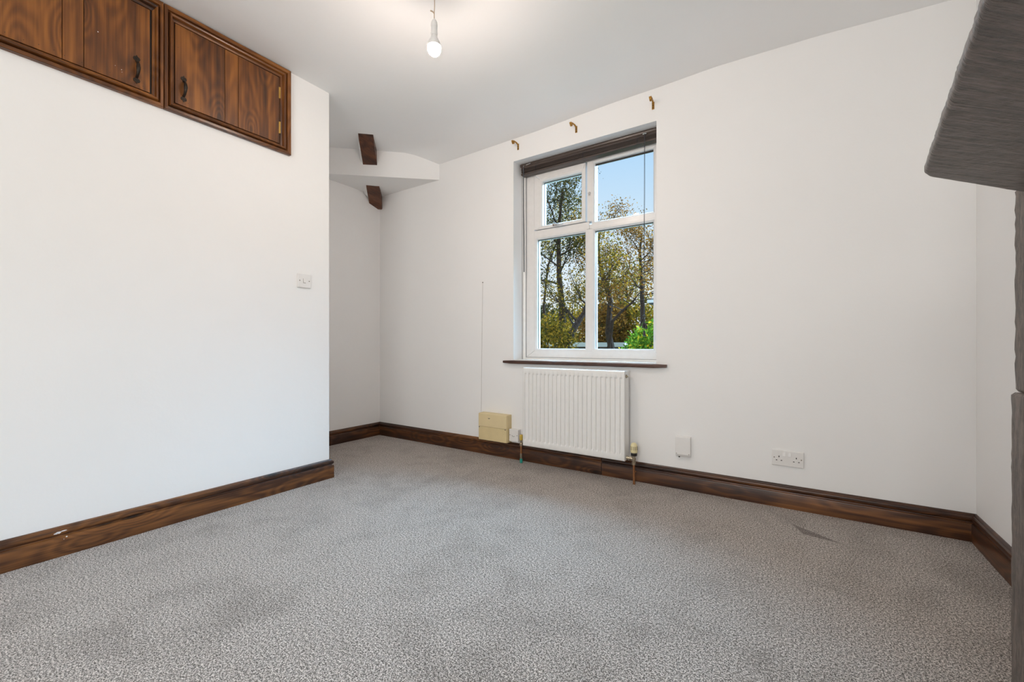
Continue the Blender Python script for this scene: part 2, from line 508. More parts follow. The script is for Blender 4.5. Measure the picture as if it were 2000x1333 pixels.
o = m.build('plaster_fillet', WALL, raf); o['label'] = 'white plaster fillet along the left side'

# ------------------------------------------------------------------ skirting boards
SKP = [(0, 0), (.020, 0), (.020, .076), (.0185, .080), (.012, .082), (.0105, .086), (.0145, .089), (.0185, .095), (.0195, .101), (.0175, .108), (.013, .112), (.0105, .1125), (.009, .1165), (.005, .121), (0, .121)]
def skirt(name, p0, p1, nrm, mt, parent, m0=0, m1=0, lift=0.0, off=0.0):
    """profile swept from p0 to p1; m0/m1 = mitre (+1 shortens, -1 extends with depth)"""
    p0 = Vector((*p0, 0)); p1 = Vector((*p1, 0)); n = Vector((*nrm, 0)); dr = (p1 - p0).normalized()
    vs = []
    nn = max(2, int((p1 - p0).length / 0.25))
    for i in range(nn + 1):
        f = i / nn
        for (dd, z) in SKP:
            b = p0.lerp(p1, f)
            if i == 0: b = b + dr * dd * m0
            if i == nn: b = b - dr * dd * m1
            wob = 0.0012 * math.sin(9 * f * nn + z * 10) if 0 < i < nn else 0
            vs.append(b + n * (dd + (wob + off if dd > 0 else 0)) + Vector((0, 0, z + lift)))
    k = len(SKP)
    fs = [(i * k + j, i * k + (j + 1) % k, (i + 1) * k + (j + 1) % k, (i + 1) * k + j) for i in range(nn) for j in range(k)]
    fs += [tuple(range(k)), tuple(nn * k + j for j in range(k))]
    m = MB(); m.add(vs, fs)
    return m.build(name, mt, parent, smooth=True, autosmooth=28)
def sk_root(name, loc, label):
    return empty(name, loc, label, 'skirting board', kind='structure')
r = sk_root('baseboard_back', (-1.3, YW, 0), 'dark stained skirting board along the window wall')
skirt('board', (XA, YW), (-1.062, YW), (0, -1), SK_X, r, 1, 0)
skirt('board', (-1.058, YW), (XR, YW), (0, -1), SK_X, r, 0, 1)
r = sk_root('baseboard_alcove', (XA, 2.15, 0), 'short dark stained skirting board at the back of the alcove')
skirt('board', (XA, YW), (XA, YP), (1, 0), SK_Y, r, 1, 0)
r = sk_root('baseboard_left', (XL, 0, 0), 'dark stained skirting board along the left partition wall, with a white paint chip')
skirt('board', (XL, YB), (XL, YP), (1, 0), SK_Y, r, 0, -1)
skirt('board', (XL, YP), (XA + .02, YP), (0, 1), SK_X, r, -1, 0)
# paint splash
m = MB()
def blob(yc, zc_, a, b, n=9, sd=1):
    rr = random.Random(sd)
    pts = []
    for i in range(n):
        w_ = 2 * PI * i / n
        k_ = rr.uniform(.6, 1.1)
        pts.append((XL + .0196, yc + a * k_ * math.cos(w_), zc_ + b * k_ * math.sin(w_)))
    m.prism(pts, (0.0012, 0, 0))
blob(0.410, 0.1005, 0.010, 0.0050, sd=3); blob(0.425, 0.1040, 0.012, 0.0022, sd=4); blob(0.402, 0.0985, 0.006, 0.0028, sd=5)
m.build('paint_splash', CHIP, r)
m = MB()
def blob2(yc, zc_, a):
    m.lathe((XL + .0205, yc, zc_), [(a, -.001), (a * .8, .0006), (a * .3, .001)], 7, 'X')
blob2(0.433, 0.0765, 0.0030); blob2(0.425, 0.0690, 0.0012)
m.build('paint_splash', CHIP, r)
r = sk_root('baseboard_right', (XR, 2.0, 0), 'dark stained skirting board along the right wall beside the fireplace')
skirt('board', (XR, 1.49), (XR, YW), (-1, 0), SK_Y, r, 0, 1)

# ------------------------------------------------------------------ window
win = empty('window_1', (-1.24, 2.82, OZ0), 'white four-light window with a small top-left opening sash', 'window', kind='structure')
YF = 2.82
FX0, FX1, FZ0, FZ1 = -1.743, -0.702, 0.766, 2.252
G = 0.0011
# mitred outer frame members, 0.062 wide
def mitre_frame(name, x0, x1, z0, z1, w_, ya, yb, mt, parent, g=G):
    wl, wr, wb, wt = w_
    X0, X1, Z0, Z1 = x0 + wl, x1 - wr, z0 + wb, z1 - wt
    out = []
    sides = [[(x0 + g, z0), (x1 - g, z0), (X1 - g, Z0), (X0 + g, Z0)],
             [(x0 + g, z1), (x1 - g, z1), (X1 - g, Z1), (X0 + g, Z1)],
             [(x0, z0 + g), (X0, Z0 + g), (X0, Z1 - g), (x0, z1 - g)],
             [(x1, z0 + g), (X1, Z0 + g), (X1, Z1 - g), (x1, z1 - g)]]
    for s_ in sides:
        m = MB(); m.prism([(a, ya, b) for a, b in s_], (0, yb - ya, 0))
        out.append(m.build(name, mt, parent, bevel=0.0012, seg=1))
    return out
mitre_frame('frame_member', FX0, FX1, FZ0, FZ1, (0.073, 0.048, 0.050, 0.078), YF, 2.885, UPVC, win)
m = MB(); m.box(-1.232, -1.195, YF + .001, 2.885, 0.816, 1.690); m.build('mullion', UPVC, win, bevel=0.0012, seg=1)
m = MB(); m.box(-1.232, -1.195, YF + .001, 2.885, 1.745, 2.1735); m.build('mullion', UPVC, win, bevel=0.0012, seg=1)
m = MB(); m.box(-1.670, -1.2145, YF + .001, 2.885, 1.6925, 1.743); m.build('transom', UPVC, win, bevel=0.0012, seg=1)
m = MB(); m.box(-1.2130, -0.750, YF + .001, 2.885, 1.6925, 1.722); m.build('transom', UPVC, win, bevel=0.0012, seg=1)
def pane(x0, x1, z0, z1, ys=YF, parent=win, y_in=2.853, gt=.004):
    # bead sweep around the glass, glass edge at x0..z1
    b = 0.018
    prof = [(b, ys + .0015), (b * .6, ys + .0015), (0.002, ys + .010), (0, ys + .013), (0, y_in + .03), (b, y_in + .03)]
    m = MB(); vs = []
    for (u, y) in prof:
        vs += [(x0 - u, y, z0 - u), (x1 + u, y, z0 - u), (x1 + u, y, z1 + u), (x0 - u, y, z1 + u)]
    n = len(prof); fs = []
    for i in range(n):
        for k in range(4):
            fs.append((i * 4 + k, i * 4 + (k + 1) % 4, ((i + 1) % n) * 4 + (k + 1) % 4, ((i + 1) % n) * 4 + k))
    m.add(vs, fs); be = m.build('glazing_bead', UPVC, parent)
    # black strips along the glass top and left edges
    m = MB(); gk = 0.003
    for (a, b_, c, d_) in ((x0, x1, z1 - gt, z1), (x0, x0 + gk * .6, z0, z1)):
        m.box(a, b_, y_in - .003, y_in + .003, c, d_)
    m.build('glass_edge_strip', BLACKP, parent)
    m = MB(); m.box(x0 - .001, x1 + .001, y_in, y_in + .004, z0 - .001, z1 + .001); m.build('pane', GLASS, parent)
pane(-1.652, -1.250, 0.834, 1.6745)
pane(-1.177, -0.768, 0.834, 1.6745)
pane(-1.177, -0.768, 1.740, 2.156, gt=.011)  # taller dark strip along the top of this pane
sash = empty('sash', (-1.44, YF, 1.74)); sash.parent = win; sash.location = Vector((-1.44, 2.81, 1.74)) - Vector(win.location)
mitre_frame('sash_member', -1.663, -1.240, 1.746, 2.168, (0.047, 0.017, 0.010, 0.040), 2.809, 2.870, UPVC, sash)
pane(-1.598, -1.275, 1.774, 2.110, ys=2.809, parent=sash)
# sash handle
m = MB()
m.box(-1.50, -1.452, 2.801, 2.810, 1.752, 1.768); m.tube([(-1.478, 2.801, 1.760), (-1.476, 2.786, 1.757)], 0.007, 10)
m.tube([(-1.490, 2.783, 1.764), (-1.470, 2.780, 1.758), (-1.440, 2.780, 1.750), (-1.405, 2.782, 1.752)], [0.006, 0.007, 0.006, 0.005], 10)
m.build('handle', CHROME, sash, smooth=True)
m = MB(); m.lathe((-1.213, YF + .001, 1.945), [(0.010, 0), (0.010, 0.006), (0.007, 0.009)], 14, 'Y')
m.box(-1.220, -1.206, YF - .006, YF + .001, 1.928, 1.950); m.build('peg', CHROME, win)
# cover trim on left side, sealant
m = MB(); m.prism([(OX0 + .002, YF + .004, OZ0), (OX0 + .027, YF + .004, OZ0), (OX0 + .027, YF - .010, OZ0), (OX0 + .016, YF - .016, OZ0), (OX0 + .002, YF - .014, OZ0)], (0, 0, OZ1 - OZ0 - .001))
m.build('cover_trim', GLOSSW, win)
m = MB(); m.box(OX0, OX0 + .0022, YF - .018, YF - .010, OZ0, OZ1); m.box(OX0 + .0265, OX0 + .0295, YF - .003, YF + .002, OZ0 + .015, OZ1)
m.build('sealant', SEAL, win)
m = MB(); m.box(OX0 + .028, OX1, YF - .012, YF + .02, OZ0, 0.764); m.build('cill_strip', GLOSSW, win, bevel=.002)
m = MB(); m.box(OX0 + .03, OX1, YF - .0022, YF + .003, 0.7637, 0.7665); m.build('sealant', SEAL, win)
# sill nosing with slightly broken ends
m = MB()
vs = []; ns = 16
for i in range(ns + 1):
    x = -1.852 + (1.208) * i / ns
    e = 0.004 if i in (0, ns) else 0
    jj = [random.uniform(-.0008, .0008) for _ in range(4)]
    vs += [(x, 2.679, 0.7215 + e), (x, 2.650 + e * 1.5 + jj[0], 0.7215 + jj[1] + e), (x, 2.6475 + e * 1.5, 0.728), (x, 2.6475 + e * 1.5, 0.739), (x, 2.651 + e, 0.7445 + jj[2] - e * .6), (x, 2.679, 0.7445 - e * .6)]
fs = [(i * 6 + k, i * 6 + (k + 1) % 6, (i + 1) * 6 + (k + 1) % 6, (i + 1) * 6 + k) for i in range(ns) for k in range(6)]
fs += [tuple(range(6)), tuple(ns * 6 + k for k in range(6))]
m.add(vs, fs); o = m.build('window_sill', SILLW, win); o['label'] = 'thin dark wooden sill nosing with chipped ends'
m = MB(); m.box(OX0, OX1, 2.6795, YF + .01, OZ0 - .001, OZ0 + .0025); m.build('sill_board', GLOSSW, win)

# exterior plastic cill outside, and added frame round the rear fill light
rw = empty('window_2', (-0.30, YB - .07, 0.7), 'added white window frame around the fill light behind the camera', 'window', kind='structure')
mitre_frame('frame_member', RX0, RX1, RZ0, RZ1, (.06, .06, .06, .06), YB - .09, YB - .04, UPVC, rw)
m = MB(); m.box(-0.33, -0.27, YB - .09, YB - .04, RZ0 + .06, RZ1 - .06); m.build('mullion', UPVC, rw)

# ------------------------------------------------------------------ blind
bl = empty('window_blind', (-1.24, 2.775, 2.25), 'dark wooden venetian blind drawn up at the top of the window', 'blind')
BX0, BX1 = -1.752, -0.712
m = MB(); m.box(BX0, BX1, 2.757, 2.800, 2.218, 2.2545); m.build('headrail', BLINDW, bl, bevel=.003)
m = MB()
pr = [(2.757, 2.2530), (2.7515, 2.251), (2.7495, 2.243), (2.7515, 2.236), (2.7545, 2.231), (2.757, 2.229)]
m.prism([(BX0 - .003, a, b) for a, b in pr], (BX1 - BX0 + .006, 0, 0)); m.build('valance', BLINDW, bl)
first = None
for i in range(9):
    z = 2.2135 - i * 0.0034
    dx = random.uniform(-.0025, .0025); dy = random.uniform(-.0012, .0012)
    if first is None:
        m = MB()
        for sgn_ in (0,):
            pts = [(-.025, 0), (-.012, .0011), (0, .0015), (.012, .0011), (.025, 0), (.025, .0018), (.012, .0029), (0, .0033), (-.012, .0029), (-.025, .0018)]
            m.prism([(BX0 + .004, 2.778 + a, z + b + .0005) for a, b in pts], (BX1 - BX0 - .008, 0, 0))
        first = m.build('slat', BLINDW, bl)
    else:
        o = first.copy(); C.objects.link(o); o.parent = bl
        o.location = (dx, dy, -i * 0.0034)
m = MB(); xa, xb = BX0 + .003, BX1 - .003
m.add([(xa, 2.752, 2.166), (xb, 2.752, 2.174), (xb, 2.804, 2.174), (xa, 2.804, 2.166), (xa, 2.752, 2.1815), (xb, 2.752, 2.1865), (xb, 2.804, 2.1865), (xa, 2.804, 2.1815)], [(0, 3, 2, 1), (4, 5, 6, 7), (0, 1, 5, 4), (1, 2, 6, 5), (2, 3, 7, 6), (3, 0, 4, 7)])
m.build('bottom_rail', BLINDW, bl, bevel=.003)
for x in (-1.62, -1.235, -0.85):
    m = MB(); m.tube([(x, 2.7515, 2.226), (x + .002, 2.7505, 2.20), (x, 2.7505, 2.166)], 0.0012, 5); m.tube([(x + .02, 2.7515, 2.226), (x - .004, 2.749, 2.20), (x + .016, 2.7505, 2.170)], 0.001, 5)
    m.build('ladder_cord', CORDM, bl)
m = MB(); m.tube([(-1.716, 2.755, 2.233), (-1.716, 2.738, 2.231), (-1.716, 2.736, 2.215)], 0.0025, 8)
m.tube([(-1.700, 2.749, 2.236), (-1.66, 2.747, 2.240)], 0.003, 8)
m.build('wand_hook', CHROME, bl)
m = MB(); m.tube([(-1.716, 2.736, 2.218), (-1.7155, 2.737, 1.9), (-1.7165, 2.742, 1.70), (-1.717, 2.745, 1.42)], [0.0035, 0.0038, 0.0042, 0.0038], 8)
m.build('tilt_wand', CORDM, bl)
CX = -0.801
m = MB(); m.box(CX - .012, CX + .012, 2.745, 2.753, 2.222, 2.231); m.lathe((CX, 2.745, 2.2265), [(.004, 0), (.004, .004), (.002, .005)], 10, 'Y'); m.build('cord_lock', CHROME, bl)
m = MB()
m.tube([(CX, 2.744, 2.224), (CX - .001, 2.742, 1.9), (CX - .002, 2.742, 1.5), (CX - .003, 2.742, 1.045)], 0.0012, 6)
m.tube([(CX + .003, 2.744, 2.224), (CX + .003, 2.744, 1.9), (CX - .001, 2.744, 1.5), (CX - .002, 2.744, 1.045)], 0.0012, 6)
cord = m.build('lift_cord', CORDM, bl)
m = MB()
for sx_, sz_, tx in ((-.007, 0.978, -.3), (.010, 0.972, .45), (-.001, 0.925, 0.0)):
    m.tube([(CX - .003, 2.742, 1.045), (CX + sx_ * .5, 2.742, sz_ + .03)], 0.0012, 5)
    top = Vector((CX + sx_ * .6, 2.742, sz_ + .032)); dn = Vector((tx * .35, 0, -1)).normalized()
    m.tube([top, top + dn * .006, top + dn * .018, top + dn * .036, top + dn * .038], [.003, .006, .008, .0095, .004], 10)
m.tube([(CX - .012, 2.742, 1.035), (CX - .009, 2.742, 1.052), (CX - .001, 2.742, 1.056), (CX + .008, 2.742, 1.050), (CX + .007, 2.742, 1.036), (CX - .003, 2.742, 1.03), (CX - .012, 2.742, 1.035)], 0.002, 6)
tas = m.build('tassel', BLACKP, cord, smooth=True); tas['label'] = 'knotted cord with black acorn tassels'

# ------------------------------------------------------------------ curtain pole brackets
def bracket(x, z, tw, label):
    b = empty('curtain_bracket', (x, YW, z), label, 'bracket', 'curtain pole brackets')
    m = MB(); m.box(x - .0075, x + .0075, YW - .004, YW, z - .030, z + .016); m.build('wall_plate', BRASS, b, bevel=.0015)
    m = MB()
    for zz in (z - .022, z - .006): m.lathe((x, YW - .004, zz), [(.0032, 0), (.0028, .0018)], 8, 'Y')
    m.build('screw', DARKP, b)
    m = MB(); m.tube([(x, YW - .004, z + .008), (x - tw * .3, YW - .020, z + .016), (x - tw * .6, YW - .040, z + .018), (x - tw, YW - .055, z + .018)], [.0055, .005, .0045, .0045], 10); m.build('arm', BRASS, b, smooth=True)
    m = MB()
    c = Vector((x - tw - .002, YW - .060, z + .016))
    pts = []
    for k in range(9):
        a = PI * 1.05 * k / 8 + PI * .97
        pts.append((c.x, c.y + .013 * math.cos(a), c.z + .013 * math.sin(a)))
    for k in range(8):
        a0, a1 = Vector(pts[k]), Vector(pts[k + 1])
        m.add([a0 + Vector((-.008, 0, 0)), a0 + Vector((.008, 0, 0)), a1 + Vector((.008, 0, 0)), a1 + Vector((-.008, 0, 0))], [(0, 1, 2, 3)])
    m.tube([c + Vector((-.006, 0, -.010)), c + Vector((.006, 0, -.010))], .012, 12)
    m.build('cup', BRASS, b)
bracket(-1.728, 2.362, .004, 'brass curtain bracket above the left end of the window')
bracket(-1.250, 2.359, .008, 'brass curtain bracket above the middle of the window')
bracket(-0.728, 2.360, -.004, 'brass curtain bracket above the right end of the window')

# ------------------------------------------------------------------ radiator
rad = empty('radiator', (-1.24, 2.66, 0.14), 'white panel radiator under the window with vertical flutes', 'radiator')
rx0, rx1, rz0, rz1, ry = -1.615, -0.868, 0.141, 0.700, 2.560
NR = 23
m = MB(); pitch = (rx1 - rx0 - .050) / (NR - 1)
xs = [rx0, rx0 + .003, rx0 + .008]
cents = [rx0 + .025 + i * pitch for i in range(NR)]
for c in cents:
    xs += [c - .0078, c - .006, c - .0043, c + .0043, c + .006, c + .0078]
xs += [rx1 - .008, rx1 - .003, rx1]
zs = [rz0, rz0 + .003, rz0 + .008, rz0 + .036, rz0 + .040, rz0 + .046, rz0 + .054, rz0 + .3, rz1 - .052, rz1 - .045, rz1 - .041, rz1 - .038, rz1 - .008, rz1 - .003, rz1]
def smooth01(t): t = max(0, min(1, t)); return t * t * (3 - 2 * t)
def rdep(x, z):
    c = min(cents, key=lambda q_: abs(q_ - x)); a = abs(x - c)
    fx = 1 - smooth01((a - .0045) / .003)
    fz = smooth01((z - (rz0 + .036)) / .014) * smooth01(((rz1 - .038) - z) / .009)
    d_ = 0.008 * fx * fz
    e = min(x - rx0, rx1 - x, z - rz0, rz1 - z)
    d_ += 0.006 * (1 - math.sqrt(max(0, 1 - (1 - min(1, e / .008)) ** 2)))
    return ry + d_
vs = [(x, rdep(x, z), z) for z in zs for x in xs]; nxx = len(xs)
fs = [(j * nxx + i, j * nxx + i + 1, (j + 1) * nxx + i + 1, (j + 1) * nxx + i) for j in range(len(zs) - 1) for i in range(nxx - 1)]
m.add(vs, fs)
pn = m.build('front_panel', RADW, rad, smooth=True, autosmooth=50)
md = pn.modifiers.new('thickness', 'SOLIDIFY'); md.thickness = 0.010; md.offset = -1
m = MB(); m.box(rx0 + .01, rx1 - .01, 2.625, 2.637, rz0 + .01, rz1 - .01); m.build('back_panel', RADW, rad, bevel=.003)
for xa, xb in ((rx0 + .0005, rx0 + .0025), (rx1 - .0025, rx1 - .0005)):
    m = MB(); m.box(xa, xb, ry + .010, 2.640, rz0 + .002, rz1 - .001)
    for zz in (rz1 - .11, rz1 - .125): m.box(xa - .0004, xb + .0006, ry + .035, ry + .050, zz, zz + .006)
    m.build('side_panel', RADW, rad)
tg = MB()
tg.box(rx0 + .001, rx1 - .001, ry + .009, ry + .016, rz1 - .006, rz1 + .001); tg.box(rx0 + .001, rx1 - .001, 2.633, 2.640, rz1 - .006, rz1 + .001)
nb = 40
for i in range(nb + 1):
    x = rx0 + .006 + (rx1 - rx0 - .014) * i / nb
    tg.box(x, x + .006, ry + .016, 2.633, rz1 - .004, rz1 + .0002)
tg.build('top_grille', RADW, rad)
m = MB()
for i in range(24):
    x = rx0 + .02 + (rx1 - rx0 - .04) * i / 23
    m.box(x - .008, x + .008, ry + .020, ry + .022, rz0 + .03, rz1 - .03); m.box(x - .008, x - .007, ry + .012, ry + .022, rz0 + .03, rz1 - .03)
m.build('convector_fins', RADGREY, rad)
m = MB(); m.lathe((rx1 - .001, 2.585, rz1 - .033), [(.011, 0), (.011, .006), (.006, .008), (.006, .014), (.003, .015)], 14, 'X'); m.build('vent_plug', NICKEL, rad)
m = MB(); m.lathe((rx0 + .001, 2.585, rz1 - .033), [(.011, 0), (.011, -.006), (.006, -.008)], 14, 'X'); m.build('vent_plug', NICKEL, rad)
for x in (-1.50, -0.98):
    m = MB(); m.box(x - .015, x + .015, 2.637, YW, 0.25, 0.28); m.build('wall_bracket', RADW, rad)
    m = MB(); m.box(x - .015, x + .015, 2.637, YW, 0.56, 0.59); m.build('wall_bracket', RADW, rad)
# thermostatic valve at the right
vx, vy = -0.823, 2.598
m = MB(); m.lathe((vx, vy, 0.0), [(.0195, .196), (.0215, .200), (.0220, .215), (.0215, .232), (.0185, .246), (.013, .254), (.006, .257)], 24)
trv = m.build('valve_head', TRVC, rad, smooth=True)
m = MB()
for k in range(14):
    a = 2 * PI * k / 14
    for z0_, z1_, rr_ in ((.212, .240, .0215),):
        cx_, cy_ = vx + .0205 * math.cos(a), vy + .0205 * math.sin(a)
        m.tube([(vx + .0212 * math.cos(a), vy + .0212 * math.sin(a), .214), (vx + .0205 * math.cos(a), vy + .0205 * math.sin(a), .236)], .0017, 6)
m.build('slot', DARKP, trv)
m = MB(); m.lathe((vx, vy, 0), [(.017, .176), (.019, .179), (.019, .194), (.0195, .197)], 24); m.build('valve_collar', BLACKP, rad, smooth=True)
m = MB()
m.lathe((vx, vy, 0), [(.010, .176), (.010, .165), (.0125, .163), (.0125, .150), (.010, .148), (.010, .138), (.013, .136), (.013, .122), (.010, .120)][::-1], 14)
m.tube([(vx, vy, .157), (vx - .048, 2.592, .160)], .009, 12)
m.tube([(vx - .014, vy, .157), (vx - .026, vy - .001, .158)], .014, 6); m.tube([(vx - .034, 2.594, .1585), (vx - .044, 2.592, .160)], .0125, 6)
m.build('valve_body', NICKEL, rad)
m = MB(); m.tube([(vx, vy, .124), (vx + .001, vy, 0.0)], .0075, 12); m.tube([(vx + .012, vy - .004, .085), (vx + .012, vy - .004, .078)], .004, 8); m.build('copper_pipe', COPPER, rad, smooth=True)
# left lockshield
lx, ly = -1.655, 2.606
m = MB()
m.lathe((lx, ly, 0), [(.010, .125), (.012, .128), (.012, .142), (.009, .146), (.009, .165), (.011, .167)], 14); m.tube([(lx, ly, .156), (lx + .050, 2.592, .160)], .009, 12)
m.build('valve_body', NICKEL, rad)
m = MB(); m.lathe((lx, ly, 0), [(.012, .168), (.0125, .170), (.0125, .202), (.011, .206)], 16); m.build('valve_cap', YELLOW, rad, smooth=True)
m = MB(); m.tube([(lx, ly, .126), (lx, ly, 0.0)], .0075, 12); m.build('copper_pipe', COPPER, rad, smooth=True)
m = MB(); m.lathe((lx, ly, 0), [(.009, .001), (.0105, .006), (.0105, .030), (.0085, .033)], 12); m.build('pipe_tape', GREEN, rad)
m = MB(); m.lathe((lx, ly, 0), [(.0082, .033), (.0082, .068), (.0078, .070)], 12); m.build('pipe_sleeve', NICKEL, rad)

# ------------------------------------------------------------------ electrical fittings
cu = empty('fuse_box', (-1.92, YW, 0.12), 'cream plastic fuse box low on the wall left of the radiator', 'fuse box')
m = MB(); m.box(-2.056, -1.787, 2.622, YW - .0, 0.122, 0.331); m.build('body', CREAM, cu, bevel=.004)
m = MB(); m.prism([(-2.054, 2.6235, 0.2275), (-1.789, 2.6235, 0.2275), (-1.789, 2.6235, 0.329), (-2.054, 2.6235, 0.329)], (0, -0.0130, 0)); lid = m.build('flap', CREAM2, cu, bevel=.003)
m = MB(); m.prism([(-2.054, 2.6235, 0.124), (-1.789, 2.6235, 0.124), (-1.789, 2.6235, 0.2268), (-2.054, 2.6235, 0.2268)], (0, -0.0115, 0)); m.build('lower_cover', CREAM, cu, bevel=.003)
m = MB(); m.prism([(-1.965, 2.6104, 0.297), (-1.938, 2.6104, 0.297), (-1.9515, 2.6104, 0.289)], (0, .002, 0)); m.build('finger_notch', SCREW, cu)
for x, z in ((-2.047, 0.222), (-1.801, 0.2225)):
    m = MB(); m.lathe((x, 2.6125, z), [(.0045, 0), (.0045, .0015), (.002, .002)], 10, 'Y'); m.build('screw', SCREW, cu)

jb = empty('switch_box', (-1.741, YW, 0.138), 'small white square switch box between fuse box and radiator', 'switch')
m = MB(); m.box(-1.782, -1.703, 2.648, YW, 0.138, 0.229); m.build('back_box', PLASTIC, jb, bevel=.003)
m = MB(); m.box(-1.783, -1.702, 2.638, 2.648, 0.137, 0.230); m.build('face_plate', PLASTIC, jb, bevel=.0025)
for x in (-1.775, -1.712):
    m = MB(); m.lathe((x, 2.638, 0.186), [(.0032, 0), (.0028, .001)], 8, 'Y'); m.build('screw', SCREW, jb)
m = MB(); m.tube([(-1.758, 2.6375, 0.184), (-1.750, 2.6370, 0.178), (-1.741, 2.6370, 0.176), (-1.732, 2.6375, 0.180)], .0012, 6); m.build('marking', SCREW, jb)

wb = empty('cable_outlet_box', (-0.548, YW, 0.195), 'plain white wall box right of the radiator valve', 'outlet box')
m = MB(); m.prism([(-.590, YW, .196), (-.590, YW - .022, .198), (-.590, YW - .030, .212), (-.590, YW - .026, .312), (-.590, YW - .020, .317), (-.590, YW, .317)], (.084, 0, 0)); m.build('cover', PLASTIC, wb, bevel=.002)
for x in (-.583, -.513):
    m = MB(); m.lathe((x, YW - .0285, .216), [(.003, 0), (.0026, .0016)], 8, 'Y'); m.build('screw', SCREW, wb)
m = MB(); m.tube([(-.571, YW - .012, .198), (-.571, YW - .012, .190)], .0045, 8); m.build('cable_stub', BLACKP, wb)

so = empty('double_socket', (-0.026, YW, 0.22), 'white double plug socket on the window wall above the skirting', 'socket')
m = MB(); m.box(-.098, .045, YW - .009, YW, .2195, .3025)
m.build('face_plate', PLASTIC, so, bevel=.0035)
sxm = -.0265
for x in (-.044 + .0025, -.020 + .0025):
    m = MB(); yy = YW - .009
    m.prism([(x - .0065, yy, .272), (x - .0065, yy - .0045, .272), (x - .0065, yy - .002, .2925), (x - .0065, yy, .2925)], (.013, 0, 0)); m.build('rocker', PLASTIC, so, bevel=.001)
for k in (-1, 1):
    cx_ = sxm + k * .0385
    m = MB()
    m.box(cx_ - .0022, cx_ + .0022, YW - .0097, YW - .008, .264, .2720)
    for dx in (-.0111, .0111): m.box(cx_ + dx - .0034, cx_ + dx + .0034, YW - .0097, YW - .008, .2465, .2505)
    m.build('pin_slots', DARKP, so)
    m = MB(); m.lathe((sxm + k * .0602, YW - .009, .262), [(.0032, 0), (.0028, .0012)], 8, 'Y'); m.build('screw', SCREW, so)

sw = empty('light_switch', (XL, 1.456, 1.215), 'white single light switch on the left partition wall', 'switch')
m = MB(); m.box(XL, XL + .0095, 1.4135, 1.4985, 1.2145, 1.2995); m.build('face_plate', PLASTIC, sw, bevel=.003)
m = MB(); m.prism([(XL + .0095, 1.449, 1.245), (XL + .0140, 1.449, 1.245), (XL + .0105, 1.449, 1.269), (XL + .0095, 1.449, 1.269)], (0, .014, 0)); m.build('rocker', PLASTIC, sw, bevel=.0008)
m = MB()
m.box(XL + .009, XL + .0100, 1.4475, 1.4488, 1.2435, 1.2705); m.box(XL + .009, XL + .0100, 1.4475, 1.4645, 1.2425, 1.2440)
m.build('rocker_gap', SCREW, sw)
for y in (1.4260, 1.4862):
    m = MB(); m.lathe((XL + .0095, y, 1.257), [(.0034, 0), (.0030, .001)], 8, 'X'); m.build('screw', SCREW, sw)

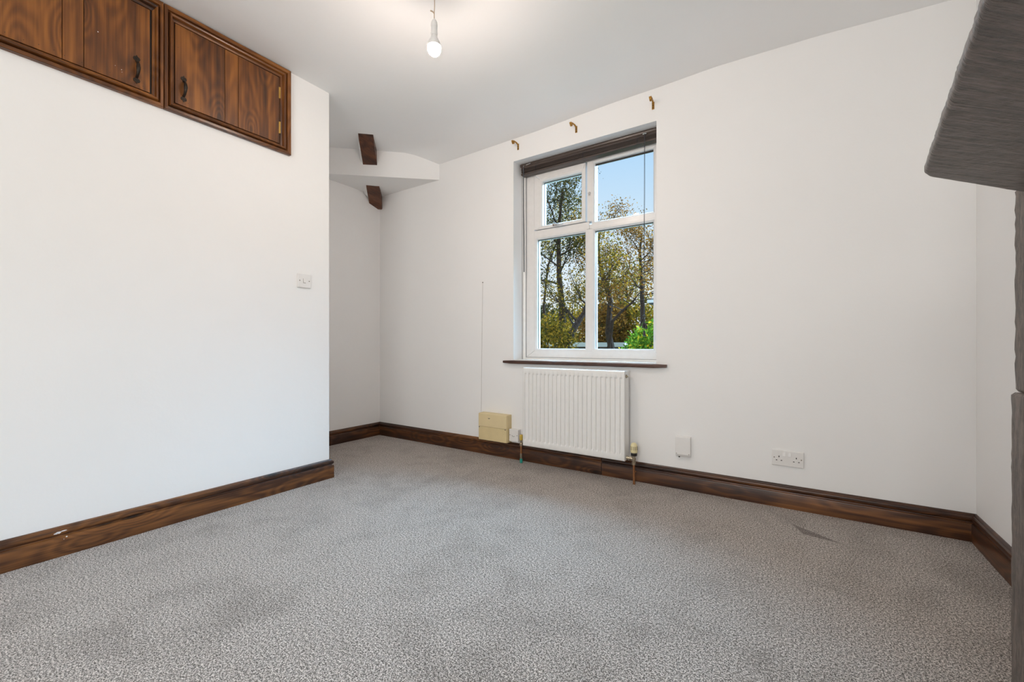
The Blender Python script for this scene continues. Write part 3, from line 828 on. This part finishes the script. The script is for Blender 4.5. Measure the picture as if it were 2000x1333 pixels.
# ------------------------------------------------------------------ cupboards set high in the partition wall
def cupboard(y0, y1, wl, wr, hinge_right, label):
    cb = empty('wall_cupboard', (XL, (y0 + y1) / 2, 1.992), label, 'cupboard', 'cupboards in the top of the left wall')
    z0, z1 = 1.992, 2.492; wb_, wt = .046, .060
    # moulding profile (u fraction inwards, v proud of wall)
    prof = [(0, 0), (0, .020), (.05, .0225), (.30, .0235), (.36, .021), (.40, .012), (.45, .011), (.49, .021), (.56, .0275), (.64, .0290), (.72, .027), (.78, .021), (.81, .013), (.90, .012), (.95, .011), (1.0, .009), (1.0, 0)]
    def corner(u):
        return (y0 + wl * u, y1 - wr * u, z0 + wb_ * u, z1 - wt * u)
    for sd in range(4):
        m = MB(); vs = []; n = len(prof)
        for (u, v) in prof:
            a, b, c, d_ = corner(u)
            e = {0: ((a, c), (b, c)), 1: ((b, c), (b, d_)), 2: ((b, d_), (a, d_)), 3: ((a, d_), (a, c))}[sd]
            for k_ in range(5):
                f = k_ / 4
                vs.append((XL + v, e[0][0] + (e[1][0] - e[0][0]) * f, e[0][1] + (e[1][1] - e[0][1]) * f))
        fs = [(i * 5 + k_, i * 5 + k_ + 1, ((i + 1) % n) * 5 + k_ + 1, ((i + 1) % n) * 5 + k_) for i in range(n) for k_ in range(4)]
        fs += [tuple(i * 5 for i in range(n)), tuple(i * 5 + 4 for i in range(n))]
        m.add(vs, fs); m.build('frame_moulding', WOOD_H if sd in (0, 2) else WOOD_V, cb, smooth=True, autosmooth=32)
    m = MB(); m.box(XL + .0002, XL + .0012, y0 + wl * .6, y1 - wr * .6, z0 + wb_ * .6, z1 - wt * .6); m.build('dark_gap', DARKP, cb)
    dy0, dy1, dz0, dz1 = y0 + wl + .003, y1 - wr - .003, z0 + wb_ + .004, z1 - wt - .004
    if hinge_right: dy0 += .002
    else: dy1 -= .006
    door = empty('door', (0, 0, 0)); door.parent = cb; door.location = (0, 0, 0)
    wd = dy1 - dy0
    cuts = [dy0, dy0 + wd * .432, dy0 + wd * .562, dy1] if hinge_right else [dy0, dy0 + wd * .435, dy0 + wd * .562, dy1]
    for i in range(3):
        m = MB(); m.box(XL + .001, XL + (.0105, .0098, .0102)[i], cuts[i] + (.0008 if i else 0), cuts[i + 1] - (.0012 if i < 2 else 0), dz0, dz1)
        m.build('board', WOOD_V, door, bevel=.0008, seg=1)
    # pull handle
    hy = dy0 + .034 if hinge_right else dy1 - .048
    xz = XL + .0105; zt, zb = 2.183, 2.066
    hd = None
    m = MB()
    for zc_, s_ in ((zt - .012, 1), (zb + .012, -1)):
        pts = [(0, .020), (.004, .012), (.010, .010), (.013, .003), (.010, -.004), (.005, -.007), (.004, -.014), (-.004, -.014), (-.005, -.007), (-.010, -.004), (-.013, .003), (-.010, .010), (-.004, .012)]
        m.prism([(xz, hy + a, zc_ + s_ * b) for a, b in pts], (.0022, 0, 0))
        m.lathe((xz + .002, hy, zc_ + s_ * .002), [(.0028, 0), (.002, .0012)], 8, 'X')
    path = [(xz + .001, hy, zt - .022), (xz + .014, hy, zt - .030), (xz + .023, hy, zt - .042), (xz + .026, hy, (zt + zb) / 2), (xz + .023, hy, zb + .042), (xz + .014, hy, zb + .030), (xz + .001, hy, zb + .022)]
    m.tube(path, [.0050, .0055, .0065, .0085, .0065, .0055, .0050], 10)
    hd = m.build('handle', IRON, door, smooth=True)
    hyy = dy1 + .0025 if hinge_right else dy0 - .0025
    for za, zb_ in ((2.305, 2.370), (2.100, 2.168)):
        m = MB(); seg = (zb_ - za) / 5
        for k_ in range(5):
            m.tube([(XL + .0125, hyy, za + k_ * seg + .0006), (XL + .0125, hyy, za + (k_ + 1) * seg - .0006)], .0036, 10)
        m.box(XL + .0103, XL + .0112, min(hyy, hyy - .006 if hinge_right else hyy + .006), max(hyy, hyy - .006 if hinge_right else hyy + .006), za, zb_)
        m.build('hinge', BRASSB, door)
    # little nail heads
    rr = random.Random(int(y0 * 100))
    m = MB()
    for k_ in range(12):
        yy = dy0 + .02 + (wd - .04) * k_ / 11 + rr.uniform(-.01, .01)
        m.lathe((XL + .0103, yy, dz0 + .014 + rr.uniform(0, .008)), [(.0016, 0), (.0014, .0005)], 6, 'X')
    for k_ in range(4):
        m.lathe((XL + .0103, dy0 + .012, dz0 + .04 + k_ * .08 + rr.uniform(-.01, .01)), [(.0014, 0), (.0012, .0005)], 6, 'X')
    m.build('nails', DARKP, door)['kind'] = 'stuff'
    if not hinge_right:
        m = MB()
        for yy, zz, s_ in ((.529, 2.218, .0022), (.606, 2.096, .0016), (.6075, 2.086, .0012), (.585, 2.103, .0010), (.276, 2.196, .001)):
            m.lathe((XL + .0104, yy, zz), [(s_, 0), (s_ * .7, .0005)], 7, 'X')
        m.build('paint_speck', CHIP, door)['kind'] = 'stuff'
    return cb
cupboard(0.758, 1.367, .040, .061, True, 'dark stained pine cupboard with brass hinges at the right end of the high row')
cupboard(0.150, 0.755, .050, .040, False, 'dark stained pine cupboard with knotty boards, left one of the high pair')

# ------------------------------------------------------------------ pendant bulb
bx, by, bz = -1.344, 1.388, 2.204
pl = empty('pendant_light', (bx, by, 2.49), 'bare lit bulb hanging from the ceiling on a thin flex', 'light')
zcl = zc(bx, by)
m = MB(); m.lathe((bx, by, zcl), [(.004, -.034), (.020, -.026), (.038, -.016), (.040, 0)], 24); m.build('ceiling_rose', PLASTIC, pl, smooth=True)
m = MB()
m.tube([(bx + .001, by, zcl - .028), (bx + .002, by, bz + .185), (bx, by, bz + .150), (bx, by, bz + .122)], .0019, 8)
m.tube([(bx, by, bz + .152), (bx - .006, by - .004, bz + .160), (bx - .014, by - .009, bz + .164)], .0030, 8)
m.build('flex', FLEX, pl, smooth=True)
m = MB(); m.lathe((bx, by, bz), [(.0145, .052), (.0150, .054), (.0150, .062), (.0140, .063), (.0140, .090), (.0148, .0905), (.0152, .094), (.0150, .100), (.0135, .110), (.0090, .120), (.0035, .126)], 24)
m.build('lamp_holder', PLASTIC, pl, smooth=True)
m = MB()
m.lathe((bx, by, bz), [(.0125, .056), (.0135, .045), (.0175, .036), (.024, .024), (.0282, .012), (.0294, .002)], 28)
m.build('bulb_light_shield', PLASTIC, pl, smooth=True)  # opaque bulb top added to keep light off the ceiling
m = MB()
m.lathe((bx, by, bz), [(.0292, .0018), (.0298, -.003), (.0285, -.016), (.024, -.026), (.016, -.034), (.007, -.0375), (.001, -.038)], 28)
m.build('bulb', BULB, pl, smooth=True)

# ------------------------------------------------------------------ mantel shelf and post on the right
def rough_block(name, corners_b, z0, z1, nseg, mt, parent, amp=.0025, label=None, rnd=.006, seed=1):
    """closed block: outline (counter-clockwise xy) subdivided, rows in z, jittered surface, rounded arrises"""
    rr = random.Random(seed)
    pts = []
    for i in range(len(corners_b)):
        a = Vector(corners_b[i]); b = Vector(corners_b[(i + 1) % len(corners_b)])
        n = max(1, int((b - a).length / nseg))
        dv = (b - a).normalized()
        sub = [a + dv * rnd] + [a.lerp(b, k / n) for k in range(1, n)] + [b - dv * rnd]
        pts += sub
    cen = sum(pts, Vector((0, 0))) / len(pts)
    nz = max(2, int((z1 - z0) / nseg))
    zs_ = [z0, z0 + rnd] + [z0 + (z1 - z0) * k / nz for k in range(1, nz)] + [z1 - rnd, z1]
    vs = []; n = len(pts)
    for j, z in enumerate(zs_):
        shrink = rnd if j in (0, len(zs_) - 1) else 0
        for p in pts:
            d_ = (cen - p).normalized()
            q_ = p + d_ * (shrink + rr.uniform(-amp, amp))
            vs.append((q_.x, q_.y, z + rr.uniform(-amp, amp) * .4))
    fs = [(j * n + i, j * n + (i + 1) % n, (j + 1) * n + (i + 1) % n, (j + 1) * n + i) for j in range(len(zs_) - 1) for i in range(n)]
    fs += [tuple(range(n))[::-1], tuple((len(zs_) - 1) * n + i for i in range(n))]
    m = MB(); m.add(vs, fs)
    o = m.build(name, mt, parent, smooth=True, autosmooth=60)
    return o
MZ = 1.200
def mantel():
    rr = random.Random(5)
    nu, nv = 36, 150
    def xf(y):    # front edge x as function of y
        if y <= 1.142: return 0.153 + (y - 0.589) * (0.0594 / 0.553)
        return 0.2124 + (y - 1.142) * (0.2196 / 0.263)
    vs = []; rows = []
    ys = [0.12 + (1.142 - .12) * j / nv for j in range(nv + 1)]
    ys += [1.142 + .263 * j / 30 for j in range(1, 31)]
    T = 0.026; R_ = 0.006
    ring = []
    for jx, y in enumerate(ys):
        x0_ = xf(y) + .0003 * math.sin(y * 41) + .0002 * math.sin(y * 97) + rr.uniform(-.0003, .0003)
        if abs(y - 1.142) < .012: x0_ += .005 * (1 - abs(y - 1.142) / .012)
        x1_ = 0.6685
        if x0_ > x1_ - .01: x0_ = x1_ - .01
        row = []
        # bottom from wall to front, then rounded front, top back
        for i in range(nu + 1):
            x = x1_ + (x0_ + R_ - x1_) * i / nu
            row.append((x, y, MZ + rr.uniform(-.0003, .0003) + .0004 * math.sin((y - x) * 163 + math.sin(x * 9) * 1.5)))
        for a in (30, 60, 90):
            row.append((x0_ + R_ - R_ * math.sin(math.radians(a)), y, MZ + R_ - R_ * math.cos(math.radians(a))))
        row.append((x0_ + rr.uniform(0, .0008), y, MZ + T * .6))
        row.append((x0_ + .003, y, MZ + T - .004)); row.append((x0_ + .008, y, MZ + T)); row.append((x1_, y, MZ + T))
        rows.append(row)
    k = len(rows[0])
    for r_ in rows: vs += r_
    fs = [(j * k + i, j * k + (i + 1) % k, (j + 1) * k + (i + 1) % k, (j + 1) * k + i) for j in range(len(rows) - 1) for i in range(k)]
    fs += [tuple(range(k)), tuple((len(rows) - 1) * k + i for i in range(k))]
    m = MB(); m.add(vs, fs)
    o = m.build('mantel_shelf', MANTEL, None, smooth=True, autosmooth=70)
    tag(o, 'rough dark brown painted wooden mantel shelf at the upper right', 'mantel shelf')
mantel()
post = empty('fireplace_post', (0.55, 1.44, 0), 'rough brown painted post standing under the mantel shelf at the right edge', 'post')
rough_block('lower_block', [(0.427, 1.41), (0.668, 1.41), (0.668, 1.487), (0.427, 1.487)], 0.0, 0.756, .016, POST, post, amp=.0010, seed=11)
rough_block('upper_block', [(0.432, 1.412), (0.668, 1.412), (0.668, 1.484), (0.432, 1.484)], 0.758, 1.232, .016, POST, post, amp=.0012, seed=12)
post2 = empty('fireplace_post', (0.55, 0.1, 0), 'rough brown painted post nearer the camera, out of view', 'post')
rough_block('block', [(0.4385, 0.02), (0.668, 0.02), (0.668, 0.20), (0.4385, 0.20)], 0.0, 1.198, .04, POST, post2, amp=.002, seed=13)

# ------------------------------------------------------------------ outside
GZ = -2.7
def grass_mat():
    m, nt, b = mat('grass'); v = mapping(nt)
    n = noise(nt, v, 3, 5); r = ramp(nt, [(0.3, (0.03, 0.05, 0.012)), (0.7, (0.09, 0.12, 0.03))])
    nt.links.new(n.outputs['Fac'], r.inputs[0]); nt.links.new(r.outputs[0], b.inputs['Base Color'])
    b.inputs['Roughness'].default_value = 0.9
    return m
GRASS = grass_mat()
m = MB(); m.box(-80, 50, YO + .02, 120, GZ - .2, GZ)
o = m.build('ground', GRASS); tag(o, 'grassy ground outside below the window', 'ground', kind='structure')

def leaf_mat(name, stops, trans=0.35):
    m = bpy.data.materials.new(name); m.use_nodes = True
    nt = m.node_tree; nt.nodes.clear()
    g = N(nt, 'ShaderNodeNewGeometry')
    r = ramp(nt, stops)
    nt.links.new(g.outputs['Random Per Island'], r.inputs[0])
    d_ = N(nt, 'ShaderNodeBsdfDiffuse'); t_ = N(nt, 'ShaderNodeBsdfTranslucent'); mx = N(nt, 'ShaderNodeMixShader'); mx.inputs[0].default_value = trans
    o_ = N(nt, 'ShaderNodeOutputMaterial')
    nt.links.new(r.outputs[0], d_.inputs[0]); nt.links.new(r.outputs[0], t_.inputs[0])
    nt.links.new(d_.outputs[0], mx.inputs[1]); nt.links.new(t_.outputs[0], mx.inputs[2]); nt.links.new(mx.outputs[0], o_.inputs[0])
    return m
LF_BROWN = leaf_mat('autumn_brown_leaves', [(0.0, (0.0577, 0.0418, 0.0119)), (0.35, (0.1386, 0.0627, 0.0151)), (0.7, (0.2541, 0.1003, 0.0189)), (1.0, (0.3465, 0.1672, 0.027))])
LF_OLIVE = leaf_mat('olive_leaves', [(0.0, (0.041, 0.0384, 0.0076)), (0.4, (0.1404, 0.1026, 0.0151)), (0.75, (0.3042, 0.171, 0.0189)), (1.0, (0.4914, 0.2565, 0.027))])
LF_DARK = leaf_mat('dark_green_leaves', [(0.0, (0.018, 0.0228, 0.0113)), (0.6, (0.063, 0.0534, 0.0176)), (1.0, (0.126, 0.0784, 0.0221))])
LF_GREEN = leaf_mat('bright_green_leaves', [(0.0, (0.044, 0.0875, 0.0099)), (0.5, (0.11, 0.2375, 0.022)), (0.85, (0.286, 0.4, 0.0385)), (1.0, (1, 0.5625, 0.0275))])
BARK = plain('bark', (0.058, 0.030, 0.018), 0.9, var=0.3, vscale=14, bmp=0.5)

def leaf_quads(m, rr, c, spread, n, size):
    for _ in range(n):
        p = Vector(c) + Vector((rr.gauss(0, spread), rr.gauss(0, spread), rr.gauss(0, spread * .8)))
        a = Vector((rr.uniform(-1, 1), rr.uniform(-1, 1), rr.uniform(-1, 1))).normalized()
        b = a.cross(Vector((rr.uniform(-1, 1), rr.uniform(-1, 1), rr.uniform(-1, 1)))).normalized()
        s_ = size * rr.uniform(.6, 1.25)
        a, b = a * s_, b * s_ * .62
        m.add([p - a, p + b * .8 - a * .1, p + a, p - b * .8 - a * .1], [(0, 1, 2, 3)])

def at(px, py, Y):   # not used for layout in screen space: gives the world point where a sight line meets plane Y
    r_ = (px - 1000) / 826.0; u_ = (672 - py) / 826.0
    c_, s_ = math.cos(math.radians(33.658)), math.sin(math.radians(33.658))
    dx, dy = c_ * r_ - s_, s_ * r_ + c_
    t_ = Y / dy
    return Vector((dx * t_, Y, H + u_ * t_))

def tree(label, trunk_pts, r0, levels, leafmat, n_leaf, size, seed, spread=.16, blen=1.5, nb=9, start=.25, upb=.35, group='trees outside the window', r1=None, yspread=1.0):
    rr = random.Random(seed)
    tp = [Vector(p) for p in trunk_pts]
    root = empty('tree', tp[0], label, 'tree', group)
    wood_m = MB(); tips = []
    n = len(tp)
    wood_m.tube(tp, [r0 * (1 - .8 * i / (n - 1)) for i in range(n)], 8)
    wood_m.build('trunk', BARK, root, smooth=True)
    br = MB()
    def grow(p, d_, ln, rad_, lev):
        pts = [p]; q_ = p.copy(); dd = d_.copy()
        k = 4
        for i in range(k):
            dd = (dd + Vector((rr.uniform(-.3, .3), rr.uniform(-.3, .3), rr.uniform(-.12, .26)))).normalized()
            q_ = q_ + dd * ln / k; pts.append(q_.copy())
            if lev >= 1 or i >= 2: tips.append(q_.copy())
        br.tube(pts, [rad_ * (1 - .7 * i / k) for i in range(k + 1)], 5, cap=False)
        if lev < levels:
            for _ in range(rr.randint(2, 4)):
                i = rr.randint(1, k)
                nd = (dd + Vector((rr.uniform(-1, 1), rr.uniform(-1, 1) * yspread, rr.uniform(-.4, .8)))).normalized()
                grow(pts[i], nd, ln * rr.uniform(.5, .72), rad_ * .45, lev + 1)
    for k in range(nb):
        f = start + (1 - start) * (k + rr.random() * .6) / nb
        seg = min(int(f * (n - 1)), n - 2); loc = f * (n - 1) - seg
        p = tp[seg].lerp(tp[seg + 1], min(1, loc))
        ang = rr.uniform(0, 2 * PI)
        dd = Vector((math.cos(ang), math.sin(ang) * yspread, upb + rr.uniform(-.2, .5))).normalized()
        grow(p, dd, blen * (1.15 - .55 * f), r0 * .34 * (1.1 - .7 * f), 0)
    br.build('branches', BARK, root)
    lf = MB()
    per = max(1, n_leaf // max(1, len(tips)))
    for t_ in tips:
        leaf_quads(lf, rr, t_, spread, per + (1 if rr.random() < .5 else 0), size)
    o_ = lf.build('foliage', leafmat, root); o_['kind'] = 'stuff'
    return root

def g(p, dz=0): return (p.x, p.y, GZ + dz)
# tall tree whose trunk shows in the left lights
b0 = at(1099, 690, 12.5)
tree('tall autumn tree with an upright trunk seen through the left lights of the window',
     [g(b0), b0, at(1098, 600, 12.5), at(1092, 540, 12.5), at(1091, 470, 12.5), at(1094, 420, 12.5), at(1098, 372, 12.5)], .15, 2, LF_DARK, 6500, .042, 3, spread=.20, blen=1.6, nb=13, start=.45)
b0 = at(1098, 690, 11.0)
tree('leaning dark-trunked tree at the foot of the left lower light',
     [g(b0), b0, at(1108, 668, 11.0), at(1122, 640, 11.2), at(1141, 612, 11.6), at(1158, 560, 12.0), at(1166, 500, 12.3)], .155, 2, LF_OLIVE, 3800, .040, 9, spread=.22, blen=1.3, nb=10, start=.50)
b0 = at(1196, 690, 13.5)
tree('brown-leaved tree behind the middle of the right lower light',
     [g(b0), b0, at(1188, 650, 13.5), at(1192, 590, 13.5), at(1180, 545, 13.5), at(1172, 515, 13.5), at(1168, 480, 13.6), at(1172, 445, 13.7)], .14, 2, LF_BROWN, 5000, .040, 14, spread=.20, blen=1.1, nb=14, start=.42)
b0 = at(1256, 690, 16.0)
tree('slender tree at the right edge of the window',
     [g(b0), b0, at(1255, 600, 16.0), at(1252, 540, 16.0), at(1250, 490, 16.0), at(1254, 455, 16.0)], .13, 2, LF_BROWN, 4200, .044, 22, spread=.22, blen=1.3, nb=11, start=.45)
b0 = at(1070, 690, 15.0)
tree('crooked tree with spreading limbs at the left edge of the window',
     [g(b0), b0, at(1062, 600, 15), at(1070, 520, 15), at(1085, 480, 15), at(1105, 440, 15)], .08, 2, LF_OLIVE, 4000, .046, 31, spread=.25, blen=1.7, nb=10, start=.40)
b0 = at(1225, 690, 19.0)
tree('distant olive tree between the brown tree and the slender one',
     [g(b0), b0, at(1222, 600, 19), at(1226, 585, 19), at(1222, 560, 19)], .16, 2, LF_OLIVE, 2600, .055, 40, spread=.32, blen=1.3, nb=10, start=.30)
# a long bare forked limb of the brown tree crossing the right light is its own tree
b0 = at(1188, 690, 12.0)
tree('thin bare forked tree rising to the right in front of the brown tree',
     [g(b0), b0, at(1196, 628, 12.0), at(1215, 608, 12.0), at(1236, 590, 12.1), at(1249, 572, 12.2)], .075, 1, LF_BROWN, 500, .05, 44, spread=.2, blen=1.1, nb=6, start=.6)

def shrub(label, c, rad_, n, size, lm, seed, group=None):
    rr = random.Random(seed)
    root = empty('shrub', (c.x, c.y, GZ), label, 'shrub', group)
    st = MB()
    for k in range(9):
        a = rr.uniform(0, 2 * PI)
        e = Vector((c.x + rad_[0] * .6 * math.cos(a), c.y + rad_[1] * .6 * math.sin(a), c.z + rad_[2] * rr.uniform(-.2, .7)))
        st.tube([(c.x + .1 * math.cos(a), c.y + .1 * math.sin(a), GZ), Vector((c.x, c.y, (GZ + c.z) / 2)).lerp(e, .5), e], [.035, .025, .01], 5)
    st.build('stems', BARK, root)
    m = MB()
    for _ in range(n):
        th_ = rr.uniform(0, 2 * PI); ph = math.acos(rr.uniform(-1, 1)); q_ = rr.uniform(.55, 1.0) * (1 + .18 * math.sin(5 * th_ + seed) * math.sin(4 * ph))
        p = (c.x + rad_[0] * q_ * math.sin(ph) * math.cos(th_), c.y + rad_[1] * q_ * math.sin(ph) * math.sin(th_), c.z + rad_[2] * q_ * math.cos(ph))
        leaf_quads(m, rr, p, .05, 1, size)
    o_ = m.build('foliage', lm, root); o_['kind'] = 'stuff'
shrub('bright green shrub with yellow leaves in the lower right corner of the window', at(1268, 680, 9.0), (.42, .5, .52), 2600, .045, LF_GREEN, 4)
shrub('bright green shrub just left of the brightest one', at(1250, 692, 9.8), (.38, .4, .42), 1600, .045, LF_GREEN, 5)
shrub('low olive bush at the lower left corner of the window', at(1062, 668, 10.5), (.95, .8, .75), 3800, .052, LF_OLIVE, 6)
shrub('dense yellow-brown bush under the left lower light', at(1128, 650, 20), (2.0, 1.3, 1.5), 5000, .085, LF_OLIVE, 7)
shrub('dense brown bush filling the foot of the right lower light', at(1180, 640, 17), (1.2, 1.2, 1.3), 4500, .080, LF_BROWN, 8)
shrub('olive bush behind the bright green shrubs', at(1235, 640, 18), (1.7, 1.2, 1.2), 5000, .085, LF_OLIVE, 10)
shrub('dark green bush far left beyond the trees', at(1062, 640, 24), (2.2, 1.5, 1.6), 5000, .10, LF_DARK, 12)
# distant hedge line closing the horizon
rr = random.Random(77)
hd = empty('hedge', (-20, 40, GZ), 'long distant hedge and tree line behind everything', 'hedge')
m = MB()
for k in range(15000):
    x = rr.uniform(-38, -4); hgt = 3.1 + 1.2 * math.sin(x * .9) + .7 * math.sin(x * 2.3)
    z = GZ + hgt * rr.random() ** .7
    leaf_quads(m, rr, (x, 40 + rr.uniform(-1.2, 1.2), z), .2, 1, .17)
o = m.build('foliage', LF_OLIVE, hd); o['kind'] = 'stuff'
for k in range(20):
    x = -37 + k * 1.7
    m = MB(); m.tube([(x, 40, GZ), (x + .1, 40, GZ + 2.2)], .08, 5); m.build('stem', BARK, hd)

# low white outbuilding on the horizon, between the trunks
WHITE = plain('white_render', (0.80, 0.80, 0.80), 0.6, var=0.03, vscale=3)
SLATE = plain('dark_roofing', (0.05, 0.055, 0.065), 0.6, var=0.1)
ob = empty('outbuilding', (-6.3, 15, GZ), 'long low white flat-roofed outbuilding beyond the nearest trees at the foot of the window', 'building')
m = MB(); m.box(-8.0, -5.05, 14.7, 15.9, GZ, 0.76); m.build('walls', plain('brown_brick', (0.10, 0.062, 0.045), 0.85, var=0.15, vscale=8), ob)
m = MB(); m.box(-8.1, -4.95, 14.6, 16.0, 0.76, 0.92); m.build('roof', WHITE, ob)
# neighbouring house: only the tip of its eave reaches into view
e0 = at(1264, 588, 9.5)
nh = empty('neighbouring_house', (e0.x + 2.5, 11, GZ), 'neighbouring house whose white eave tip shows at the right edge of the window', 'house')
m = MB(); m.box(e0.x + .55, e0.x + 6, 9.9, 15, GZ, e0.z + .02); m.build('walls', WHITE, nh)
m = MB(); m.box(e0.x, e0.x + 6.4, 9.5, 15.3, e0.z - .045, e0.z + .02); m.build('fascia', WHITE, nh)
m = MB(); m.box(e0.x + .03, e0.x + 6.4, 9.53, 15.3, e0.z - .075, e0.z - .044); m.build('soffit', SLATE, nh)
m = MB()
m.prism([(e0.x + .05, 9.6, e0.z + .02), (e0.x + 6.3, 9.6, e0.z + .02), (e0.x + 6.3, 12.4, e0.z + .06), (e0.x + .05, 12.4, e0.z + .06)], (0, 0, .03)); m.build('roof', SLATE, nh)

S.cycles.max_bounces = 10
S.cycles.diffuse_bounces = 6
S.cycles.transparent_max_bounces = 12
S.cycles.sample_clamp_indirect = 4.0
S.cycles.use_denoising = True
